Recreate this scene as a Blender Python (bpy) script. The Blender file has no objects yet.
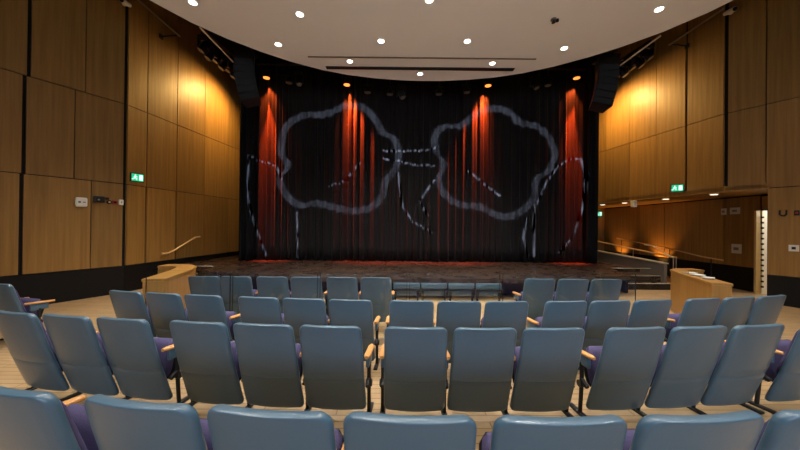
import bpy, bmesh, math, random
from math import sin, cos, pi, radians as R, sqrt, atan2
from mathutils import Vector, Matrix
random.seed(7)
C = bpy.context.scene.collection

# ---------------------------------------------------------------- materials
def new_mat(name):
    m = bpy.data.materials.new(name); m.use_nodes = True
    nt = m.node_tree; b = nt.nodes['Principled BSDF']
    return m, nt, b
def plain(name, col, rough=.5, metal=0, spec=.5, noise=0, nscale=30, bump=0):
    m, nt, b = new_mat(name)
    b.inputs['Roughness'].default_value = rough; b.inputs['Metallic'].default_value = metal
    b.inputs['Specular IOR Level'].default_value = spec
    b.inputs['Base Color'].default_value = (*col, 1)
    tc = nt.nodes.new('ShaderNodeTexCoord')
    n = nt.nodes.new('ShaderNodeTexNoise'); n.inputs['Scale'].default_value = nscale; n.inputs['Detail'].default_value = 3
    nt.links.new(tc.outputs['Object'], n.inputs['Vector'])
    if noise:
        mx = nt.nodes.new('ShaderNodeMix'); mx.data_type = 'RGBA'
        mx.inputs['A'].default_value = (*[c*(1-noise) for c in col], 1); mx.inputs['B'].default_value = (*[min(1, c*(1+noise)) for c in col], 1)
        nt.links.new(n.outputs['Fac'], mx.inputs['Factor']); nt.links.new(mx.outputs['Result'], b.inputs['Base Color'])
    if bump:
        bp = nt.nodes.new('ShaderNodeBump'); bp.inputs['Strength'].default_value = bump; bp.inputs['Distance'].default_value = .01
        nt.links.new(n.outputs['Fac'], bp.inputs['Height']); nt.links.new(bp.outputs['Normal'], b.inputs['Normal'])
    return m
def emis(name, col, s):
    m, nt, b = new_mat(name)
    b.inputs['Base Color'].default_value = (*col, 1)
    b.inputs['Emission Color'].default_value = (*col, 1); b.inputs['Emission Strength'].default_value = s
    return m
def wood(name, c1, c2, rough=.45, along='Z', scale=1.0, rnd=.25):
    m, nt, b = new_mat(name)
    tc = nt.nodes.new('ShaderNodeTexCoord'); mp = nt.nodes.new('ShaderNodeMapping')
    mp.inputs['Scale'].default_value = {'Z': (9*scale, 9*scale, .35*scale), 'Y': (12*scale, .6*scale, 12*scale)}[along]
    nt.links.new(tc.outputs['Object'], mp.inputs['Vector'])
    n = nt.nodes.new('ShaderNodeTexNoise'); n.inputs['Scale'].default_value = 1.6; n.inputs['Detail'].default_value = 6; n.inputs['Roughness'].default_value = .6
    nt.links.new(mp.outputs['Vector'], n.inputs['Vector'])
    cr = nt.nodes.new('ShaderNodeValToRGB')
    cr.color_ramp.elements[0].position = .32; cr.color_ramp.elements[0].color = (*c1, 1)
    cr.color_ramp.elements[1].position = .68; cr.color_ramp.elements[1].color = (*c2, 1)
    nt.links.new(n.outputs['Fac'], cr.inputs['Fac'])
    oi = nt.nodes.new('ShaderNodeObjectInfo'); mr = nt.nodes.new('ShaderNodeMapRange')
    mr.inputs['To Min'].default_value = 1-rnd; mr.inputs['To Max'].default_value = 1+rnd*.4
    nt.links.new(oi.outputs['Random'], mr.inputs['Value'])
    hs = nt.nodes.new('ShaderNodeHueSaturation'); nt.links.new(mr.outputs['Result'], hs.inputs['Value']); nt.links.new(cr.outputs['Color'], hs.inputs['Color'])
    nt.links.new(hs.outputs['Color'], b.inputs['Base Color'])
    b.inputs['Roughness'].default_value = rough
    return m
M = {}
M['wood'] = wood('oak_panelling', (.235, .118, .026), (.35, .185, .046), .5)
M['deskwood'] = wood('desk_oak', (.27, .135, .03), (.37, .19, .05), .4, rnd=.05)
M['paleoak'] = wood('pale_oak', (.5, .34, .13), (.62, .45, .2), .4, rnd=.02)
M['armwood'] = wood('armrest_beech', (.50, .23, .07), (.62, .32, .11), .35, along='Y', scale=3, rnd=.05)
M['black'] = plain('black_backing', (.008, .008, .008), .75, spec=.2, noise=.2)
M['blackmetal'] = plain('black_metal', (.014, .014, .016), .42, .3, noise=.1)
M['plinth'] = plain('black_plinth', (.006, .005, .005), .6, spec=.25, noise=.1)
M['shell'] = plain('blue_grey_vinyl', (.064, .122, .180), .3, spec=.5, noise=.05, nscale=60, bump=.04)
M['shell'].node_tree.nodes['Principled BSDF'].inputs['Coat Weight'].default_value = .12; M['shell'].node_tree.nodes['Principled BSDF'].inputs['Coat Roughness'].default_value = .3
M['fabric'] = plain('violet_blue_fabric', (.075, .066, .15), .9, spec=.2, noise=.25, nscale=160, bump=.3)
M['chrome'] = plain('satin_steel', (.62, .6, .57), .28, 1.0)
M['handle'] = plain('rail_timber', (.68, .42, .18), .3, noise=.1)
M['white'] = plain('white_plastic', (.8, .78, .72), .35, noise=.03)
M['red'] = plain('red_plastic', (.28, .02, .01), .4)
M['ceil'] = plain('white_ceiling_plaster', (.84, .83, .83), .8, spec=.2, noise=.02, nscale=2)
M['grille'] = plain('speaker_grille', (.012, .012, .014), .6, noise=.3, nscale=300)
M['grey'] = plain('grey_laminate', (.15, .125, .10), .4, noise=.06)
M['paper'] = plain('white_paper', (.5, .49, .47), .6, noise=.03)
M['nosing'] = plain('pale_nosing', (.5, .46, .4), .5, noise=.05)
M['lamp'] = emis('downlight_glow', (1, .9, .74), 14)
M['orange'] = emis('amber_lens', (1, .26, .045), 2.2)
M['exit'] = emis('exit_green', (.02, .50, .25), .8)
M['exitw'] = emis('exit_white', (.75, 1, .88), 1.1)
M['rearfill'] = emis('rear_fill_glow', (.72, .86, 1), 1.2)  # glow of the added panel out of view at the rear
M['soffitlamp'] = emis('soffit_lamp', (1, .82, .6), 3)
m, nt, b = new_mat('clear_glass'); M['glass'] = m
b.inputs['Base Color'].default_value = (.93, .97, .97, 1); b.inputs['Roughness'].default_value = .02
b.inputs['Transmission Weight'].default_value = 1; b.inputs['IOR'].default_value = 1.45
# floor: warm timber boards
m, nt, b = new_mat('tan_timber_floor'); M['floor'] = m
tc = nt.nodes.new('ShaderNodeTexCoord'); br = nt.nodes.new('ShaderNodeTexBrick')
br.inputs['Scale'].default_value = 1; br.inputs['Brick Width'].default_value = 1.4; br.inputs['Row Height'].default_value = .09
br.inputs['Mortar Size'].default_value = .006; br.inputs['Color1'].default_value = (.48, .32, .165, 1); br.inputs['Color2'].default_value = (.57, .40, .225, 1); br.inputs['Mortar'].default_value = (.27, .17, .09, 1)
n = nt.nodes.new('ShaderNodeTexNoise'); n.inputs['Scale'].default_value = 5; n.inputs['Detail'].default_value = 5
mx = nt.nodes.new('ShaderNodeMix'); mx.data_type = 'RGBA'; mx.blend_type = 'MULTIPLY'; mx.inputs['Factor'].default_value = .35
nt.links.new(tc.outputs['Object'], br.inputs['Vector']); nt.links.new(tc.outputs['Object'], n.inputs['Vector'])
nt.links.new(br.outputs['Color'], mx.inputs['A']); nt.links.new(n.outputs['Fac'], mx.inputs['B']); nt.links.new(mx.outputs['Result'], b.inputs['Base Color'])
b.inputs['Roughness'].default_value = .38
# stage floor: scuffed glossy dark boards
m, nt, b = new_mat('scuffed_dark_stage_boards'); M['stage'] = m
tc = nt.nodes.new('ShaderNodeTexCoord'); br = nt.nodes.new('ShaderNodeTexBrick')
br.inputs['Scale'].default_value = 1; br.inputs['Brick Width'].default_value = 2.4; br.inputs['Row Height'].default_value = .6
br.inputs['Mortar Size'].default_value = .004; br.inputs['Color1'].default_value = (.046, .028, .020, 1); br.inputs['Color2'].default_value = (.062, .038, .027, 1); br.inputs['Mortar'].default_value = (.012, .01, .01, 1)
n = nt.nodes.new('ShaderNodeTexNoise'); n.inputs['Scale'].default_value = 2.2; n.inputs['Detail'].default_value = 8; n.inputs['Roughness'].default_value = .7
cr = nt.nodes.new('ShaderNodeValToRGB'); cr.color_ramp.elements[0].position = .35; cr.color_ramp.elements[0].color = (.45, .45, .45, 1); cr.color_ramp.elements[1].position = .7; cr.color_ramp.elements[1].color = (1, 1, 1, 1)
mx = nt.nodes.new('ShaderNodeMix'); mx.data_type = 'RGBA'; mx.blend_type = 'MULTIPLY'; mx.inputs['Factor'].default_value = 1
nt.links.new(tc.outputs['Object'], br.inputs['Vector']); nt.links.new(tc.outputs['Object'], n.inputs['Vector']); nt.links.new(n.outputs['Fac'], cr.inputs['Fac'])
nt.links.new(br.outputs['Color'], mx.inputs['A']); nt.links.new(cr.outputs['Color'], mx.inputs['B']); nt.links.new(mx.outputs['Result'], b.inputs['Base Color'])
mr = nt.nodes.new('ShaderNodeMapRange'); mr.inputs['To Min'].default_value = .14; mr.inputs['To Max'].default_value = .42
nt.links.new(n.outputs['Fac'], mr.inputs['Value']); nt.links.new(mr.outputs['Result'], b.inputs['Roughness'])
# velvet
m, nt, b = new_mat('dark_velvet'); M['velvet'] = m
b.inputs['Base Color'].default_value = (.0095, .0078, .0085, 1); b.inputs['Roughness'].default_value = .85; b.inputs['Specular IOR Level'].default_value = .15
b.inputs['Sheen Weight'].default_value = .03; b.inputs['Sheen Roughness'].default_value = .4
tc = nt.nodes.new('ShaderNodeTexCoord'); n = nt.nodes.new('ShaderNodeTexNoise'); n.inputs['Scale'].default_value = 90
bp = nt.nodes.new('ShaderNodeBump'); bp.inputs['Strength'].default_value = .15; bp.inputs['Distance'].default_value = .01
nt.links.new(tc.outputs['Object'], n.inputs['Vector']); nt.links.new(n.outputs['Fac'], bp.inputs['Height']); nt.links.new(bp.outputs['Normal'], b.inputs['Normal'])
M['blackcloth'] = plain('black_serge', (.008, .008, .009), .95, spec=.1, noise=.2)

# ---------------------------------------------------------------- mesh helpers
def obj(name, bm, mat, parent=None, smooth=False, ang=35):
    me = bpy.data.meshes.new(name)
    bmesh.ops.recalc_face_normals(bm, faces=bm.faces)
    if smooth:
        for f in bm.faces: f.smooth = True
    bm.to_mesh(me); bm.free()
    if smooth: me.set_sharp_from_angle(angle=R(ang))
    o = bpy.data.objects.new(name, me); C.objects.link(o)
    if isinstance(mat, (list, tuple)):
        for x in mat: me.materials.append(M[x])
    else: me.materials.append(M[mat])
    if parent: o.parent = parent
    return o
def B(): return bmesh.new()
def box(bm, c, s, rot=None, bev=0):
    g = bmesh.ops.create_cube(bm, size=1)
    vs = g['verts']
    bmesh.ops.scale(bm, vec=s, verts=vs)
    if bev:
        es = list({e for v in vs for e in v.link_edges})
        r = bmesh.ops.bevel(bm, geom=es, offset=bev, segments=2, affect='EDGES', profile=.5)
        vs = list({v for f in r['faces'] for v in f.verts} | {v for v in vs if v.is_valid})
    mt = Matrix.Translation(c)
    if rot is not None: mt = mt @ (rot if isinstance(rot, Matrix) else Matrix.Rotation(rot, 4, 'Z'))
    bmesh.ops.transform(bm, matrix=mt, verts=vs)
    return vs
def tube(bm, pts, r, n=10, cap=True):
    pts = [Vector(p) for p in pts]; rings = []
    for i, p in enumerate(pts):
        d = (pts[min(i+1, len(pts)-1)]-pts[max(i-1, 0)]).normalized()
        a = d.orthogonal().normalized() if abs(d.z) > .99 else d.cross(Vector((0, 0, 1))).normalized()
        b_ = d.cross(a)
        rr = r[i] if isinstance(r, (list, tuple)) else r
        rings.append([bm.verts.new(p+(a*cos(2*pi*k/n)+b_*sin(2*pi*k/n))*rr) for k in range(n)])
    for A, Bq in zip(rings, rings[1:]):
        for k in range(n): bm.faces.new((A[k], A[(k+1) % n], Bq[(k+1) % n], Bq[k]))
    if cap: bm.faces.new(rings[0]); bm.faces.new(rings[-1])
def cyl(bm, p, q, r, n=16): tube(bm, [p, q], r, n)
def prism(bm, poly, z0, z1):
    lo = [bm.verts.new((x, y, z0)) for x, y in poly]; hi = [bm.verts.new((x, y, z1)) for x, y in poly]
    bm.faces.new(lo); bm.faces.new(hi); n = len(poly)
    for i in range(n): bm.faces.new((lo[i], lo[(i+1) % n], hi[(i+1) % n], hi[i]))
def loft(bm, secs):
    rings = [[bm.verts.new(p) for p in s] for s in secs]; n = len(rings[0])
    for A, Bq in zip(rings, rings[1:]):
        for k in range(n): bm.faces.new((A[k], A[(k+1) % n], Bq[(k+1) % n], Bq[k]))
    bm.faces.new(rings[0]); bm.faces.new(rings[-1])
def empty(name, loc, label, cat, group=None, rz=0):
    o = bpy.data.objects.new(name, None); C.objects.link(o); o.location = loc; o.rotation_euler = (0, 0, rz); o.empty_display_size = .2
    return tag(o, label, cat, group)
def tag(o, label, cat, group=None, kind=None):
    o['label'] = label; o['category'] = cat
    if group: o['group'] = group
    if kind: o['kind'] = kind
    return o
def struct(o, label=None, cat=None):
    o['kind'] = 'structure'
    if label: o['label'] = label
    if cat: o['category'] = cat
    return o
def copy_tree(o, parent=None):
    c = o.copy(); C.objects.link(c)
    if parent: c.parent = parent
    for ch in [x for x in bpy.data.objects if x.parent == o]: copy_tree(ch, c)
    return c
def mirror(o):  # a copy on the other side of the room, its meshes flipped
    pass

# ---------------------------------------------------------------- room shell
KX, KY = 7.90, 7.88          # the knee in each side wall
S_NEAR, S_FAR = .527, .111
YEND, YBACK = 13.0, -6.0
def wx(y):                    # half width of the room at depth y
    return KX + (S_NEAR*(KY-y) if y < KY else -S_FAR*(y-KY))
Z0, Z1, Z2, Z3 = .70, 2.825, 4.895, 8.6

bm = B(); prism(bm, [(-16, YBACK), (16, YBACK), (16, 16), (-16, 16)], -.12, 0)
floor = struct(obj('floor', bm, 'floor'), 'tan timber board floor of the auditorium', 'floor')
def arc(y0, R_, x0=-.1, half=9.0, n=40):
    return [(x0-half+2*half*i/n, y0+((-half+2*half*i/n)**2)/(2*R_)) for i in range(n+1)]
for (y0, z, nm, lb) in ((3.12, .045, 'seating_terrace', 'low tan timber terrace under the third row of seats'), (1.72, .145, 'seating_terrace', 'raised tan timber terrace under the nearest row of seats')):
    a = arc(y0, 21, half=9.5)
    lo = y0-3 if z < .1 else YBACK
    bm = B(); prism(bm, a+[(x, YBACK) for x in (9.4, -9.6)], 0, z)
    struct(obj(nm, bm, 'floor'), lb, 'floor')

def wallpts(sgn, y0, y1): return (sgn*wx(y0), y0), (sgn*wx(y1), y1)
def slab_between(bm, p, q, z0, z1, t, off):   # box along the segment p-q; off>0 = inwards (towards x=0)
    p = Vector((*p, 0)); q = Vector((*q, 0)); d = (q-p).normalized(); nrm = Vector((-d.y, d.x, 0))
    mid = (p+q)/2
    if nrm.x*mid.x > 0: nrm = -nrm
    a = p+nrm*off; b_ = q+nrm*off; c = b_-nrm*t; e = a-nrm*t
    prism(bm, [(v.x, v.y) for v in (a, b_, c, e)], z0, z1)
def wall_panel(sgn, y0, y1, z0, z1, parent, g0=.012, g1=.012, gz=.01):
    L = sqrt((y1-y0)**2+(wx(y1)-wx(y0))**2); s0 = y0+(y1-y0)*g0/L; s1 = y1-(y1-y0)*g1/L
    p, q = wallpts(sgn, s0, s1)
    bm = B(); slab_between(bm, p, q, z0+gz, z1-gz, .05, 0)
    return obj('wood_panel', bm, 'wood', parent)

# left wall
bm = B()
slab_between(bm, *wallpts(-1, YBACK, KY), 0, Z3, .15, -.045); slab_between(bm, *wallpts(-1, KY, YEND), 0, Z3, .15, -.045)
wl = struct(obj('wall_left', bm, 'black'), 'left side wall clad in large oak panels with black reveals', 'wall')
rows_far = {0: [KY, 8.46, 9.45, 10.6, 11.85, YEND], 1: [KY, 8.46, 9.45, 10.6, 11.85, YEND], 2: [KY, 8.46, 9.45, 10.6, 11.85, YEND]}
rows_near = {0: [7.31, 6.37, 4.6, 2.8, 1.0, -1, -3, YBACK+.1], 1: [7.05, 6.39, 5.2, 3.4, 1.6, -.4, -2.4, YBACK+.1], 2: [7.20, 6.44, 4.9, 3.1, 1.3, -.7, -2.7, YBACK+.1]}
ZR = [(Z0, Z1), (Z1, Z2), (Z2, Z3)]
for k in range(3):
    ys = rows_far[k]
    for i, (a, b_) in enumerate(zip(ys, ys[1:])):
        w = .03 if k == 0 else .014
        wall_panel(-1, a, b_, *ZR[k], wl, g0=.05 if i == 0 else (w if i < 3 else .006), g1=w if i < 2 else .006)
    ys = [KY]+rows_near[k]
    for i, (b_, a) in enumerate(zip(ys, ys[1:])):
        wall_panel(-1, a, b_, *ZR[k], wl, g0=.03 if i == 1 else .009, g1=.05 if i == 0 else (.03 if i == 2 else .009))
for sgn, nm in ((-1, 'baseboard_left'),):
    bm = B(); slab_between(bm, *wallpts(sgn, YBACK, KY), 0, Z0-.01, .06, -.02); slab_between(bm, *wallpts(sgn, KY, YEND), 0, Z0-.01, .06, -.02)
    struct(obj(nm, bm, 'plinth'), 'tall black plinth along the foot of the left wall', 'baseboard')

# right wall: upper panels all the way, lower panels only near the audience; behind is a recessed passage
RY = 7.24
bm = B()
slab_between(bm, *wallpts(1, YBACK, RY), 0, Z3, .15, -.045); slab_between(bm, *wallpts(1, RY, KY), Z1+.02, Z3, .15, -.045); slab_between(bm, *wallpts(1, KY, YEND), Z1+.02, Z3, .15, -.045)
wr = struct(obj('wall_right', bm, 'black'), 'right side wall clad in large oak panels above a recessed passage', 'wall')
far = [KY, 8.86, 9.78, 10.76, 11.83, YEND]
for k in (1, 2):
    for i, (a, b_) in enumerate(zip(far, far[1:])):
        wall_panel(1, a, b_, *ZR[k], wr, g0=.05 if i == 0 else (.035 if i == 1 else .008), g1=.035 if i == 0 else .008)
    ys = [KY, 7.26, 5.6, 3.9, 2.2, .3, -1.6, -3.5, YBACK+.1]
    for i, (b_, a) in enumerate(zip(ys, ys[1:])): wall_panel(1, a, b_, *ZR[k], wr, g0=.009, g1=.05 if i == 0 else .009)
ys = [RY, 5.6, 3.9, 2.2, .3, -1.6, -3.5, YBACK+.1]
for i, (b_, a) in enumerate(zip(ys, ys[1:])): wall_panel(1, a, b_, *ZR[0], wr)
bm = B(); slab_between(bm, *wallpts(1, YBACK, RY), 0, Z0-.01, .06, -.02)
struct(obj('baseboard_right', bm, 'plinth'), 'tall black plinth along the foot of the near right wall', 'baseboard')
# passage: soffit, back wall, end walls
PX, PY1 = 9.45, 15.0
bm = B(); prism(bm, [(wx(RY)+.0, RY), (wx(KY)+.0, KY), (wx(YEND), YEND), (wx(YEND), PY1), (PX+.1, PY1), (PX+.1, RY)], Z1-.02, Z1+.12)
struct(obj('ceiling', bm, 'wood'), 'oak soffit over the recessed passage at the right', 'ceiling')
bm = B(); prism(bm, [(PX+.05, 8.35), (PX+.2, 8.35), (PX+.4, PY1), (PX+.25, PY1)], 0, Z1)
prism(bm, [(PX+.05, RY-.1), (PX+.2, RY-.1), (PX+.2, 8.35), (PX+.05, 8.35)], 2.36, Z1)
wp = struct(obj('wall_passage', bm, 'black'), 'back wall of the passage, oak panels over a black plinth', 'wall')
def pxw(y): return PX+.2*max(0, y-8.35)/(PY1-8.35)
py = [8.36, 9.33, 11.5, 12.75, PY1]
for i, (a, b_) in enumerate(zip(py, py[1:])):
    bm = B(); prism(bm, [(pxw(a), a+.015), (pxw(a)+.045, a+.015), (pxw(b_)+.045, b_-.015), (pxw(b_), b_-.015)], Z0, Z1-.06)
    obj('wood_panel', bm, 'wood', wp)
bm = B(); box(bm, (PX+.03, 7.78, 2.56), (.05, 1.1, .36)); obj('wood_panel', bm, 'wood', wp)
bm = B(); prism(bm, [(PX+.02, 8.36), (PX+.05, 8.36), (PX+.25, PY1), (PX+.22, PY1)], 0, Z0-.01); obj('plinth', bm, 'plinth', wp)
bm = B(); box(bm, (8.4, PY1+.05, Z1/2), (2.8, .1, Z1)); struct(obj('wall_passage_end', bm, 'wood'), 'oak wall closing the far end of the passage', 'wall')
bm = B(); box(bm, (9.05, RY-.12, Z1/2), (.9, .12, Z1)); struct(obj('wall_passage_near', bm, 'wood'), 'near end of the passage', 'wall')
# lit room behind the open door
bm = B(); box(bm, (11.6, 7.7, 1.3), (.1, 3.2, 2.6)); box(bm, (10.6, 9.35, 1.3), (2.0, .1, 2.6)); box(bm, (10.6, 6.2, 1.3), (2.0, .1, 2.6)); box(bm, (10.6, 7.7, 2.65), (2.1, 3.3, .1))
struct(obj('wall_lobby', bm, 'white'), 'white wall of the lit lobby seen through the open door', 'wall')
# door leaf, opened into the passage
dr = struct(empty('door_1', (PX, 8.33, 0), 'pale oak door standing open at the end of the passage', 'door'))
dr['kind'] = 'structure'; dr.rotation_euler[2] = R(0)
bm = B(); box(bm, (-.09, .02, 1.17), (.14, .055, 2.34)); obj('door_leaf', bm, 'paleoak', dr)
bm = B()
for k in range(14): box(bm, (-.015, -.035, .2+.15*k), (.03, .05, .05))
obj('door_hinge', bm, 'blackmetal', dr)
bm = B(); box(bm, (.06, -.01, 1.17), (.14, .03, 2.34)); obj('door_frame', bm, 'white', dr)

# front black wall, back wall, roof
bm = B(); box(bm, (0, YEND+.1, 4.3), (2*wx(YEND)+.3, .2, 8.6)); struct(obj('wall_front', bm, 'black'), 'black wall behind the stage curtain', 'wall')
bm = B(); box(bm, (0, YBACK-.1, 4.3), (31, .2, 8.6)); struct(obj('wall_back', bm, 'wood'), 'oak rear wall of the auditorium', 'wall')
bm = B(); box(bm, (0, 4, 8.7), (32, 22, .2)); struct(obj('ceiling_void', bm, 'black'), 'black void above the suspended ceiling', 'ceiling')

# suspended ceiling with a bowed front edge
half = [(9.05, 0), (9.03, .6), (8.93, 1.4), (8.76, 2.15), (8.50, 2.85), (8.12, 3.55), (7.65, 4.2), (7.15, 4.75), (6.6, 5.22), (6.0, 5.58), (5.3, 5.86), (4.4, 6.1), (3, 6.4), (1, 6.7), (-5.5, 6.9)]
cx0 = -.15; ZC = 6.2
left = [(cx0-h, y) for y, h in half][::-1]; right = [(cx0+h, y) for y, h in half][1:]
bm = B(); prism(bm, left+right, ZC, ZC+.22)
struct(obj('ceiling_cloud', bm, 'ceil', smooth=False), 'off-white suspended ceiling with a bowed front edge over the seats', 'ceiling')
def ceiling_slot(y, x0, x1, w, label, mat):
    bm = B(); box(bm, ((x0+x1)/2, y, ZC-.006), (x1-x0, w, .016), rot=R(-.7))
    tag(obj('ceiling_slot', bm, mat), label, 'ceiling slot')
ceiling_slot(8.33, -2.85, 2.38, .14, 'long black slot in the white ceiling near its front edge', 'blackmetal')
ceiling_slot(7.80, -3.2, 2.75, .05, 'thin grey track line in the white ceiling behind the black slot', 'grey')

# ceiling downlights
LP = [(-4.93, 5.98), (-2.91, 6.26), (-3.77, 7.32), (-1.26, 7.12), (.78, 7.06), (-.26, 5.8), (-2.14, 8.02), (-.21, 8.62), (1.68, 8.0), (3.21, 7.27), (4.36, 5.92)]
LL = ['round ceiling downlight at the far left edge of the white ceiling', 'round downlight alone in the upper left of the white ceiling', 'round downlight near the left rim of the white ceiling',
      'round downlight behind the slots, left of the ceiling centre', 'round downlight behind the slots, right of the ceiling centre', 'round downlight cut by the top edge of the photo',
      'small round downlight between the slots at their left end', 'small round downlight nearest the stage, at the front of the ceiling', 'small round downlight between the slots at their right end',
      'round downlight near the right rim of the white ceiling', 'round downlight at the far right edge of the white ceiling']
def lamp_thing(x, y, label):
    t = empty('ceiling_downlight', (x, y, ZC), label, 'ceiling light', 'round downlights in the white ceiling')
    bm = B(); tube(bm, [(0, 0, .01), (0, 0, -.012)], .07, 24); obj('lens', bm, 'lamp', t)
    bm = B()
    tube(bm, [(0, 0, 0), (0, 0, -.01)], .085, 24); obj('trim_ring', bm, 'ceil', t)
    return t
def spot(name, loc, aim, energy, col, size, blend=.6, rad=.08):
    l = bpy.data.lights.new(name, 'SPOT'); l.energy = energy; l.color = col; l.spot_size = R(size); l.spot_blend = blend; l.shadow_soft_size = rad
    o = bpy.data.objects.new(name, l); C.objects.link(o); o.location = loc
    o.rotation_euler = (Vector(aim)-Vector(loc)).to_track_quat('-Z', 'Y').to_euler()
    return o
WARM = (1, .92, .80)
HOUSE = 385
for (x, y), lb in zip(LP, LL):
    lamp_thing(x, y, lb)
    spot('downlight_lamp', (x, y, ZC-.04), (x, y, 0), HOUSE, WARM, 110, .75)
for x, y in [(-4.5, 3.4), (-1.6, 3.6), (1.3, 3.6), (4.2, 3.4), (-3.2, 1.2), (0, 1.2), (3.2, 1.2)]:
    spot('downlight_lamp', (x, y, ZC-.04), (x, y, 0), HOUSE, WARM, 110, .75)

t = empty('ceiling_sprinkler', (2.42, 6.27, ZC), 'small dark sprinkler head on the right of the white ceiling', 'sprinkler')
bm = B(); tube(bm, [(0, 0, 0), (0, 0, -.02)], .06, 14); obj('flange', bm, 'grey', t)
bm = B(); cyl(bm, (0, 0, -.02), (0, 0, -.07), .02, 10); cyl(bm, (0, 0, -.07), (0, 0, -.078), .04, 12); cyl(bm, (.08, 0, -.0), (.08, 0, -.05), .03, 10); obj('head', bm, 'blackmetal', t)
# ---------------------------------------------------------------- stage
ZS = .53
def stage_edge(x): return 7.28+x*x/40
front = [(x/4, stage_edge(x/4)) for x in range(-25, 23)]
xl, xr = front[0][0], front[-1][0]
poly = [(-7.55, YEND), (-7.78, 9.1), (xl, 9.1)]+front+[(5.95, 9.43), (6.9, 9.43), (6.9, YEND)]
bm = B(); prism(bm, poly, ZS-.12, ZS)
st = struct(obj('stage_floor', bm, 'stage'), 'dark scuffed stage floor with a bowed front edge', 'stage')
bm = B(); ff = [(x, y+.55) for x, y in front]
prism(bm, ff+[(p[0], p[1]+.05) for p in ff[::-1]], 0, ZS-.12); obj('stage_fascia', bm, 'black', st)
bm = B()
for x, y in ((-6.28, 8.2), (5.6, 8.35)): box(bm, (x, y+.55, .2), (.06, 1.2, .41))
obj('stage_side', bm, 'black', st)
# steps at both sides
def steps(x0, x1, y0, label):
    t = empty('stage_steps', ((x0+x1)/2, y0, 0), label, 'steps')
    w = x1-x0
    for k in range(2):
        bm = B(); box(bm, (0, .17+.33*k, .0885*(k+1)), (w, .34, .177*(k+1))); obj('tread', bm, 'stage', t)
        bm = B(); box(bm, (0, .33*k+.018, .177*(k+1)+.004), (w, .05, .012)); obj('nosing', bm, 'nosing', t)
    bm = B(); box(bm, (0, .70, ZS+.004), (w, .05, .012)); obj('nosing', bm, 'nosing', t)
steps(6.0, 7.25, 8.75, 'dark steps with pale nosings up to the right end of the stage')
steps(-7.5, -6.35, 8.45, 'dark steps with pale nosings up to the left end of the stage')

# curtains
def fold(x, z, ph):
    a = .075+.03*sin(x*1.7+ph); k = .5+.5*max(0, min(1, (8.0-z)/7.5))
    u = x*21.5+1.3*sin(x*2.3+ph)+.9*sin(x*5.1)
    return k*(a*sin(u)+.028*sin(u*2.13+1+z*.12)) + .04*sin(x*3.1+z*.25)
def curtain(name, x0, x1, y, mat, label, cat='curtain', group=None, z1=8.4, nx=None, ph=0):
    bm = B(); nx = nx or int((x1-x0)*58); nz = 16; vs = []
    for j in range(nz+1):
        z = ZS+.015+(z1-ZS)*j/nz
        vs.append([bm.verts.new((x0+(x1-x0)*i/nx, y-fold(x0+(x1-x0)*i/nx, z, ph), z)) for i in range(nx+1)])
    for j in range(nz):
        for i in range(nx): bm.faces.new((vs[j][i], vs[j][i+1], vs[j+1][i+1], vs[j+1][i]))
    o = obj(name, bm, mat, smooth=True, ang=180)
    s = o.modifiers.new('thickness', 'SOLIDIFY'); s.thickness = .012; s.offset = 1
    return tag(o, label, cat, group)
CY = 10.85
curtain('stage_curtain', -6.2, -.005, CY, 'velvet', 'left half of the dark pleated velvet stage curtain', group='halves of the stage curtain')
curtain('stage_curtain', .005, 6.2, CY, 'velvet', 'right half of the dark pleated velvet stage curtain', group='halves of the stage curtain', ph=.7)
curtain('masking_drape', -6.32, -5.84, CY-.32, 'blackcloth', 'narrow black drape masking the left edge of the stage curtain', 'drape', 'black masking drapes')
curtain('masking_drape', 5.86, 6.3, CY-.32, 'blackcloth', 'narrow black drape masking the right edge of the stage curtain', 'drape', 'black masking drapes')

# ---------------------------------------------------------------- stage lighting
def pipe(name, pts, r, mat, label, cat='pipe', group=None):
    bm = B(); tube(bm, pts, r, 10); return tag(obj(name, bm, mat, smooth=True), label, cat, group)
pipe('lighting_batten', [(-5.78, 10.5, 7.4), (5.78, 10.5, 7.4)], .03, 'blackmetal', 'long black lighting batten hung in front of the stage curtain', 'batten')
FX = [(-5.43, 6.96, 'amber lit lantern over the far left of the curtain', 1), (-2.63, 6.76, 'amber lit lantern above the left outlined flower', 1), (2.33, 6.81, 'amber lit lantern above the right outlined flower', 1), (5.47, 7.13, 'amber lit lantern over the far right of the curtain', 1),
      (-4.65, 6.80, 'unlit grey lantern just right of the far left amber lantern', 0), (-1.9, 6.5, 'unlit grey lantern just right of the left amber lantern', 0), (-1.12, 6.45, 'unlit grey lantern second right of the left amber lantern', 0),
      (.60, 6.48, 'unlit grey lantern second left of the right amber lantern', 0), (1.58, 6.56, 'unlit grey lantern just left of the right amber lantern', 0), (4.45, 6.85, 'unlit grey lantern just left of the far right amber lantern', 0)]
def lantern(x, y, z, label, lit, zp=7.4):
    t = empty('stage_lantern', (x, y, z), label, 'stage light', 'lanterns on the batten above the curtain')
    bm = B(); tube(bm, [(0, 0, .2), (0, 0, .14), (0, 0, .0)], [.06, .10, .125], 20); obj('housing', bm, 'blackmetal', t, smooth=True)
    bm = B(); tube(bm, [(0, 0, .004), (0, 0, -.015)], .105, 20); obj('lens', bm, 'orange' if lit else 'grey', t)
    bm = B(); tube(bm, [(-.15, 0, .08), (-.15, 0, .26), (.15, 0, .26), (.15, 0, .08)], .012, 6); tube(bm, [(0, 0, .26), (0, 0, max(.3, zp-z))], .015, 6); obj('yoke', bm, 'blackmetal', t)
for x, z, lb, lit in FX: lantern(x, 10.5, z-.03, lb, lit)
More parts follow.
